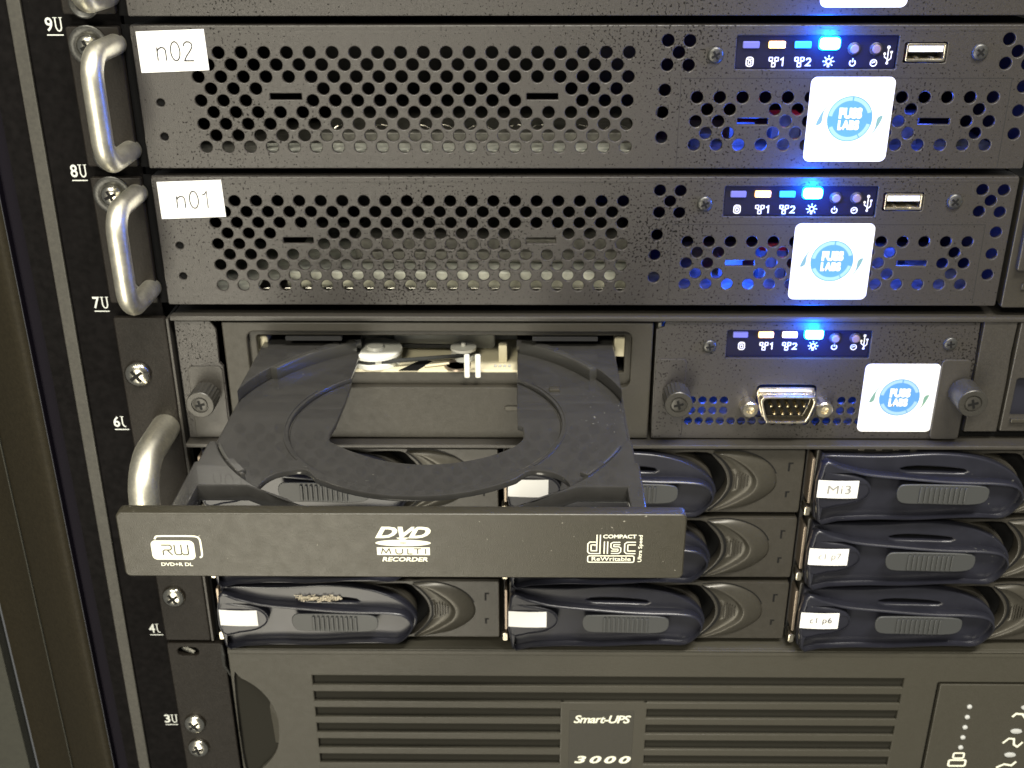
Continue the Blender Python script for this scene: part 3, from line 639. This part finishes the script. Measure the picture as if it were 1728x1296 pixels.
# fourth column: only a lever tip shows beyond the third
# ------------------------------------------------------------------ optical drive with open tray
od = thing('optical_drive', 'black disc drive with its tray pulled out, white disc logos on the tray front', 'disc drive', (89, -50, -16))
FX0, FX1 = 17.5, 161.2
slot_o = rrect(25.6, -26.2, 154.2, -5.9, 2.6, 5); slot_i = rrect(28.2, -21.8, 152.2, -8.2, .8, 3)
g = G(); g.plate([rrect(FX0, -45.7, FX1, -2.6, .5, 3), slot_o], -.2, 3.2, .45); fr = g.build('drive_bezel', M_drvface, od, 40)
g = G(); g.plate([rrect(25.2, -26.4, 154.6, -5.6, 2.6, 5), slot_i], 2.3, 2.4, .4); g.build('slot_frame', M_drvface, fr, 40)
g = G(); g.plate([rrect(111.6, -34.9, 117.0, -33.1, .85, 4)], -.75, .6, .2); g.build('eject_button', M_cres, fr)
for xa, xb in ((38, 57), (121, 143)):
    g = G(); g.box(xa, xb, 1.5, 4.4, -9.9, -8.3, .3); g.build('slot_lip', M_shell, fr)
g = G()
shell(od, 20, 158, 4.8, 130, -44, -3.2)
g = G(); g.box(28, 152.5, 5, 120, -24.5, -23.2); g.build('mechanism_floor', M_shell, od, 0)
g = G(); g.box(28, 152.5, 60, 61, -23.2, -4); g.build('mechanism_back', M_void, od, 0)
g = G(); g.box(26.8, 31.0, 6, 14, -17.5, -10.0, .8); g.build('tray_guide', M_cream, od); g = G(); g.box(149.0, 153.2, 6, 14, -17.5, -10.0, .8); g.build('tray_guide', M_cream, od)
# exposed mechanism behind the tray opening
mech = G(); mech.box(58.5, 118, 2.6, 34, -22.0, -21.0); mc = mech.build('mechanism_plate', M_cream, od, 0, bevel=.2)
g = G(); g.rev(0, 0, [(.02, -20.9), (8.8, -20.9), (8.8, -19.4), (8.2, -19.0), (8.2, -17.9), (9.2, -17.5), (9.2, -16.4), (8.6, -16.0), (3.2, -16.3), (2.6, -15.4), (.02, -15.2)], 40, 'Z')
g.v = [(a+67.0, b+10.5, c) for a, b, c in g.v]; g.build('large_pulley', M_pulley, mc, 40)
g = G(); g.rev(0, 0, [(.02, -20.9), (4.4, -20.9), (4.4, -19.4), (3.7, -19.1), (3.7, -17.9), (4.5, -17.6), (4.5, -16.6), (.8, -16.4), (.8, -15.2), (.02, -15.1)], 30, 'Z')
g.v = [(a+97.2, b+13.0, c) for a, b, c in g.v]; g.build('small_pulley', M_pulley, mc, 40)
belt = []
for k in range(25):
    a = math.radians(97+166*k/24); belt.append((67.0+8.6*math.cos(a), 10.5+8.6*math.sin(a)))
for k in range(25):
    a = math.radians(-83+180*k/24); belt.append((97.2+4.1*math.cos(a), 13.0+4.1*math.sin(a)))
g = G(); inner = [(82+(a-82)*.972, 11.3+(b-11.3)*.88) for a, b in belt]; g.plate([belt, inner], -19.0, 1.3, .1, 'XY'); g.build('belt', M_rubber, mc, 40)
for x in (99.0, 102.7):
    g = G(); g.box(x-.95, x+.95, -.6, .9, -22.6, -14.2, .5); g.build('upright', M_pulley, mc)
g = G(); g.box(109.5, 112.4, 9, 12, -21, -14.6, .4); g.build('block', M_cream, mc)
g = G(); g.box(72, 108, 21, 27, -21, -15.2, 1.2); g.box(60, 116, 29, 33, -21, -8.5, 1); g.box(66, 106, 24, 29, -15, -11.5, 1); g.build('laser_sled', M_lgrey, mc)
g = G(); g.plate([[(75.5, 1.9), (82, 1.9), (86.5, 10), (82.5, 11)]], -20.98, .12, 0, 'XY'); g.build('gap_mark', M_dark, mc, 0)
g = G(); g.tube([(84.5, 4.3, -20.4), (92.5, 6.4, -20.2)], .45, 8); g.build('guide_rod', M_cream, mc)
g = G(); g.rev(0, 0, [(4.6, -20.95), (4.6, -20.3), (3.8, -20.3), (3.8, -20.95)], 26, 'Z'); g.v = [(a+95.5, b+5.6, c) for a, b, c in g.v]; g.build('boss_ring', M_copper, mc, 40)
g = G()
for k in range(4): g.rev(0, 0, [(.5, -20.9), (.5, -20.3), (.02, -20.2)], 8, 'Z'); g.v[-24:] = [(a+108.5+1.6*k, b+5.2, c) for a, b, c in g.v[-24:]]
g.build('solder_dot', M_lgrey, mc)
# tray
CX, CY = 89.0, -46.0
tl, tr = 29.5, 148.7
def A(r, a0, a1, n=30): return arc(CX, CY, r, a0, a1, n)
def ang(dx, r, front=True):                 # angle where the circle meets x = CX+dx
    a = math.degrees(math.acos(max(-1, min(1, dx/r)))); return -a if front else a
r61 = 61.0
tray = G()
aL = ang(tl-CX, r61); aR = ang(tr-CX, r61)
yf = -102.3
a_fl = -90-math.degrees(math.asin(math.sqrt(r61**2-(yf-CY)**2)/r61)); a_fr = -180-a_fl
pocketL = [(33.0, -91.3), (45.8, -91.3), (57.5, -98.3), (60.5, -101.0), (33.0, -101.0)]
pocketR = [(178.2-a, b) for a, b in pocketL][::-1]
cornerL = A(r61, aL if aL < 0 else aL, a_fl, 24)[::1]
if cornerL[0][0] > CX: cornerL = A(r61, -180-aL, a_fl, 24)
cornerL = cornerL[3:]
tray.plate([cornerL + [(tl-.6, yf), (tl-.9, -78.5), (tl, -78.0), (tl, cornerL[0][1]-1.2), (tl+.4, cornerL[0][1])], pocketL], -16.8, 4.8, .45, 'XY')
cornerR = A(r61, aR, a_fr, 24)
cornerR = cornerR[3:]
tray.plate([cornerR + [(tr+.6, yf), (tr+.9, -78.5), (tr, -78.0), (tr, cornerR[0][1]-1.2), (tr-.4, cornerR[0][1])], pocketR], -16.8, 4.8, .45, 'XY')
rl0 = math.degrees(math.acos((62.3-CX)/r61)); rl1 = 180-math.degrees(math.acos((CX-tl)/r61))
tray.plate([A(r61, rl0, rl1, 20) + [(tl, 30), (62.3, 30)]], -16.8, 4.6, .45, 'XY')
tray.plate([A(r61, 180-rl0, 180-rl1, 20) + [(tr, 30), (116.0, 30)]], -16.8, 4.6, .45, 'XY')
# floor, outer C
ro = 60.9; xl, xr_ = 62.3, 116.0
def clipx(pts): return [(max(tl+.1, min(tr-.1, a)), b) for a, b in pts]
a0 = math.degrees(math.acos((xr_-CX)/ro)); a1 = math.degrees(math.acos((xl-CX)/ro))
b0 = math.degrees(math.acos((xr_-CX)/40.6)); b1 = math.degrees(math.acos((xl-CX)/40.6))
outer = clipx(A(ro, a1, 360+a0, 80)); inner_ = A(40.6, 360+b0, b1, 60)
cres = A(59.3, -90-44, -90+44, 26) + smooth_loop([(CX+math.cos(math.radians(-90+44))*59.3, CY+math.sin(math.radians(-90+44))*59.3), (CX+41.6, CY-37.5), (CX+38.5, CY-31.8), (CX+31.5, CY-29.6), (CX+27.2, CY-34.4)], 4, False)[1:] + A(43.8, -90+38, -90-38, 22)[1:-1] + smooth_loop([(CX-27.2, CY-34.4), (CX-31.5, CY-29.6), (CX-38.5, CY-31.8), (CX-41.6, CY-37.5), (CX+math.cos(math.radians(-90-44))*59.3, CY+math.sin(math.radians(-90-44))*59.3)], 4, False)[:-1]
cres = [(a, max(b, -101.6)) for a, b in cres]
tray.plate([[(a, max(b, -101.9)) for a, b in outer] + inner_, cres], -17.8, 1.8, .35, 'XY')
c0 = math.degrees(math.acos((xr_-CX)/40.5)); c1 = math.degrees(math.acos((xl-CX)/40.5))
ust = smooth_loop([(117.9, -47), (118.0, -54.5), (114.2, -60.5), (107, -65.8), (98, -69.2), (88.5, -70.0), (79, -68.0), (71, -63.8), (65, -59.4), (61.2, -55), (61.5, -47)], 3, False)
tray.plate([A(40.5, c1, 360+c0, 60) + [(xr_, -30), (xr_+.4, -46)] + ust + [(xl-.6, -46), (xl, -30)]], -19.0, 1.7, .35, 'XY')
tray.plate([A(42.2, 150, 215, 20)+A(41.6, 215, 150, 20)], -16.3, .6, .1, 'XY'); tray.plate([A(42.2, -40, 40, 20)+A(41.6, 40, -40, 20)], -16.3, .6, .1, 'XY')
# front inner web and skirts
tray.box(tl-.5, tl+.7, yf, -12, -22.5, -16.9); tray.box(tr-.7, tr+.5, yf, -12, -22.5, -16.9); tray.box(tl, tl+.7, -12, 60, -20, -16.9); tray.box(tr-.7, tr, -12, 60, -20, -16.9)
trob = tray.build('tray', M_tray, od, 40)
for a, rr in ((216, 60.2), (-37, 60.2), (128, 60.2), (52, 60.2)):    # little disc clips on the rim
    g = G(); x = CX+rr*math.cos(math.radians(a)); y = CY+rr*math.sin(math.radians(a)); pts = []
    for u, v in ((-1.6, -4.2), (.9, -4.2), (.9, 4.2), (-1.6, 4.2)):
        ca, sa = math.cos(math.radians(a)), math.sin(math.radians(a)); pts.append((x+u*ca-v*sa, y+u*sa+v*ca))
    g.plate([pts], -12.9, 1.5, .4, 'XY'); g.build('disc_clip', M_tray, trob)
g = G(); g.box(126.3, 129.6, -25.5, -22.5, -16.1, -15.2, .3); g.build('rest_pad', M_cres, trob)
for sx in (1, -1):      # raised bars at the rear of the disc well
    g = G(); b_ = [(CX+sx*(a-CX), b) for a, b in A(60.9, 118, 150, 16)+A(58.2, 150, 118.5, 16)]
    g.plate([b_ if sx > 0 else b_[::-1]], -16.4, 4.6, .7, 'XY'); g.build('rim_bar', M_rim_lit, trob)
    g = G(); b_ = [(CX+sx*(a-CX), b) for a, b in A(60.9, 202, 221, 10)+A(59.6, 221, 202, 10)]
    g.plate([b_ if sx > 0 else b_[::-1]], -16.4, 4.7, .4, 'XY'); g.build('rim_bar', M_rim_lit, trob)
# tray front
g = G(); g.plate([rrect(16.2, -30.5, 158.9, -11.4, 1.5, 5)], -106.0, 3.9, .4); tf = g.build('tray_front', M_bezel, od, 50)
Y = -106.03
g = G()     # RW mark
g.m = 0; g.plate([rrect(24.0, -25.3, 35.0, -19.5, 1.3, 5)], Y, .02)
g.ribbon(smooth_loop([(25.2, -19.2), (25.5, -18.6), (26.2, -18.25), (30, -18.2), (34.2, -18.2), (35.9, -18.4), (36.6, -19.2), (36.7, -21), (36.7, -23.5), (36.5, -24.3), (36.0, -24.6)], 3, False), .5, Y)
g.text('DVD+R DL', 25.9, -27.2, 34.0, -26.15, Y, off=.25)
g.m = 1
g.ribbon([(26.6, -20.9), (28.7, -20.9), (29.1, -21.2), (29.1, -22.0), (28.7, -22.35), (27.3, -22.35), (26.9, -22.7), (26.9, -23.9)], .32, Y-.03)
g.ribbon([(28.1, -22.5), (29.2, -23.9)], .32, Y-.035)
g.ribbon([(29.9, -20.75), (29.9, -23.3), (30.3, -23.75), (31.3, -23.75), (31.6, -23.4), (31.6, -20.75)], .32, Y-.03)
g.ribbon([(31.75, -23.4), (32.1, -23.75), (33.0, -23.75), (33.3, -23.4), (33.3, -20.75)], .32, Y-.035)
g.build('rw_mark', [M_white, M_bezeltxt], tf, 0)
g = G(); g.m = 0    # DVD multi recorder mark
g.text('DVD', 80.9, -18.6, 95.0, -15.2, Y, off=.45, shear=.35, spacing=.92)
el = [(87.9+7.0*math.cos(a), -20.0+.95*math.sin(a)) for a in [2*PI*k/40 for k in range(40)]]; ei = [(87.9+1.0*math.cos(a), -20.0+.16*math.sin(a)) for a in [2*PI*k/16 for k in range(16)]]
g.flat([(86.6, -18.7), (87.8, -19.3), (88.9, -18.7), (89.6, -18.4), (86.2, -18.4)], Y+.008)
g.plate([el, ei], Y, .02); g.plate([rrect(81.2, -23.6, 94.6, -21.3, 0)], Y, .02)
g.text('RECORDER', 82.4, -25.55, 94.0, -24.2, Y, off=.32, shear=.2)
g.m = 1; zb, zt = -23.25, -21.7
g.ribbon([(82.3, zb), (82.7, zt), (83.5, zb+.3), (84.3, zt), (84.7, zb)], .28, Y-.03)
g.ribbon([(86.0, zt), (86.0, zb+.4), (86.4, zb), (87.3, zb), (87.7, zb+.4), (87.7, zt)], .28, Y-.03)
g.ribbon([(89.0, zt), (89.0, zb), (90.2, zb)], .28, Y-.03); g.ribbon([(90.6, zt), (92.4, zt)], .28, Y-.03); g.ribbon([(91.5, zt-.1), (91.5, zb)], .28, Y-.03); g.ribbon([(93.5, zt), (93.5, zb)], .28, Y-.03)
g.build('dvd_mark', [M_white, M_bezeltxt], tf, 0)
g = G()             # compact disc mark: outlined letters
def outl(path, wd=1.12, k=.64, o=0, closed=False):
    g.m = 0; g.ribbon(path, wd, Y-.001-o, closed); g.m = 1
    q = [tuple(p) for p in path]
    g.ribbon(q, wd-k, Y-.012-o, closed)
x, z = 134.7, -22.5
outl([(137.1, -17.3), (137.1, -22.5), (135.1, -22.5), (134.85, -22.2), (134.85, -20.2), (135.1, -19.9), (136.5, -19.9)], 1.15)
outl([(139.0, -19.3), (139.0, -23.0)], 1.15, .64, .002)
outl([(142.6, -19.9), (140.9, -19.9), (140.6, -20.1), (140.6, -20.9), (140.9, -21.2), (142.1, -21.2), (142.4, -21.4), (142.4, -22.2), (142.1, -22.5), (140.3, -22.5)], 1.0, .6, .001)
outl([(146.5, -19.9), (144.4, -19.9), (144.1, -20.2), (144.1, -22.2), (144.4, -22.5), (146.5, -22.5)], 1.1, .62, .003)
g.m = 0; g.text('COMPACT', 138.2, -18.4, 146.6, -17.25, Y, off=.3)
g.ribbon(rrect(134.5, -25.5, 146.2, -23.6, .4, 2), .3, Y, True); g.text('ReWritable', 135.5, -25.1, 145.4, -23.9, Y, off=.12)
g.text('Ultra Speed', 147.1, -25.4, 148.4, -17.4, Y, off=.15, rot=1)
g.build('disc_mark', [M_white, M_bezel], tf, 0)

# ------------------------------------------------------------------ power unit at the bottom
ups = thing('power_unit', 'large grey black backup power unit with horizontal slots and Smart-UPS 3000 lettering', 'power supply', (140, 0, -170))
rows = []; z = -146.0; k = 0
loops = [[(6.2, -330), (330, -330), (330, -133.2), (6.2, -133.2)]]
scoop = smooth_loop([(6.9, -147.6), (10.6, -147.2), (17, -152.6), (21.6, -161), (22.9, -169.4), (21.2, -183.0), (14.5, -192.6), (6.9, -197)], 4)
loops.append(scoop)
pit = 7.82
zbot = -145.9-pit*9-4.5
loops.append([(37.4, zbot), (132.8, zbot), (132.8, -158.22), (166.2, -158.22), (166.2, zbot), (262.4, zbot), (263.3, -145.9), (37.6, -145.9)])
loops.append(rrect(276.3, -330+20, 329, -147.6, .8, 3))
g = G(); g.plate(loops, -5, 1.5, .45); uf = g.build('front_cover', M_ups, ups, 40)
g = G(); g.plate([rrect(277.6, -309, 327, -149.0, .6, 3)], -4.6, 2.5, .35); cp = g.build('control_panel', M_ups, ups, 40)
for k in range(9):                  # the slats stand 0.03 mm behind the cover's face, their ends tucked under it
    z1_ = -145.9-pit*k-4.5; z0_ = -145.9-pit*(k+1)
    for xa, xb in (((36.4, 264.4),) if k == 0 else ((36.2, 134.0), (165.0, 263.6))):
        g = G(); g.plate([rrect(xa, z0_, xb, z1_)], -4.97, 1.35, .42); g.build('slat', M_ups, uf, 40)
g = G(); g.box(37, 264, -3.3, -3.0, -235, -144); g.build('slot_backing', M_upsd, ups, 0)
g = G(); g.box(6.4, 330, -5, 110, -134.2, -133.25, .0); g.build('top_lip', M_ups, ups, 0, bevel=.35); fold(ups, 6.3, 330, -133.1, -5.05, 1.9, M_ups)
g = G(); g.box(7, 330, 110, 111, -330, -134); g.box(7, 330, 1.5, 2, -330, -134.4); g.build('chassis_shell', M_shell, ups, 0)
g = G(); n = len(scoop); rings = []
for s_, d in ((1.0, -3), (.96, 2), (.8, 7), (.5, 10)):
    rings.append([(6.9+(a-6.9)*s_, d, -171+(b+171)*(s_*.2+.8)) for a, b in scoop])
g.loft(rings); g.build('finger_scoop', M_upsd, ups, 60)
sc_pts = [(22.6, -3.5, -158), (12.5, -1.2, -151.5), (11.0, .8, -170), (12.0, -.6, -181), (21.9, -3.6, -181), (22.9, -4, -170)]
g = G(); g.add(sc_pts, [(0, 1, 2, 3, 4, 5)]); g.build('scoop_sheen', M_ups, ups, 0)  # lighter patch for the reflecting side of the scoop, light put into the colour
g = G(); g.plate([rrect(136.3, -260, 161.3, -162.4, .4, 2)], -5.25, .3, .1); lp = g.build('name_plate', P('ups_plate', (.032, .03, .023), .52, noise=(1500, .1)), ups)
g = G(); g.text('Smart-UPS', 138.0, -168.3, 160.2, -164.4, -5.3, off=.2, shear=.25, spacing=.9); g.text('3000', 138.6, -188.8, 161.0, -185.0, -5.3, off=.35, shear=.25, spacing=1.35); g.build('lettering', M_white, lp, 0)
led0 = None
for k in range(5):
    if led0 is None: g = G(); g.rev(290.4, -159.6, [(1.0, -4.5), (.95, -5.0), (.5, -5.25), (.02, -5.3)], 12); led0 = g.build('indicator', M_lgrey, cp)
    else: place(led0, cp, (0, 0, -5.1*k))
g = G(); y = -4.63
g.ribbon(rrect(288.3, -185.6, 292.4, -183.0, .5, 2), .7, y, True); g.ribbon(rrect(287.0, -189.6, 293.6, -186.6, .6, 2), .8, y-.004, True)
g.ribbon([(307.8, -164.6), (309.0, -163.0), (311.5, -163.2), (313.2, -165.5)], .9, y); g.ribbon([(306.5, -177.8), (308.5, -175.4), (310.5, -175.6), (311.0, -178.5), (312.5, -179.6), (314.2, -177.2)], .8, y)
g.ribbon([(306.2, -190.4), (309.0, -188.6), (312, -189.2), (313.5, -187.2)], .9, y); g.build('icon', M_white, cp, 0)
for x, z in ((312.5, -159.8), (310.6, -171.6), (310.4, -183.6)):
    g = G(); g.rev(x, z, [(2.0, -4.5), (1.9, -5.0), (.02, -5.2)], 14); g.v = [(x+(a-x)*1.15, b, z+(c-z)*.55) for a, b, c in g.v]; g.build('indicator', M_lgrey, cp)
g = G(); g.plate([rrect(-18.3, -330, 3.6, -134.6, .8, 3), rrect(-14.5, -140.5, -6.4, -136.6, 1.9, 5)], -.4, 2.6, .4); g.build('ear', M_ear, ups)
g = G(); g.tube([(3.0, -1, -134.8), (3.6, -2.6, -138), (3.5, -2.6, -143), (5.6, -3.2, -147.5)], [.4, .9, .7, .3], 8); g.build('paint_chip', M_screwb, ups)
g = G(); g.tube([(-12.5, 1.5, -137.2), (-8.5, 1.2, -139.6)], 1.3, 8); g.build('hidden_screw', M_screw, ups)
g = G(); g.box(-18, 6, 2.3, 3.1, -330, -134); g.build('ear_backing', M_void, ups, 0)
pan_screw(ups, -12.0, -173.6, -.4, 4.3, 2.4, M_screw, 40); pan_screw(ups, -12.0, -186.0, -.4, 4.3, 2.4, M_screw, 15)
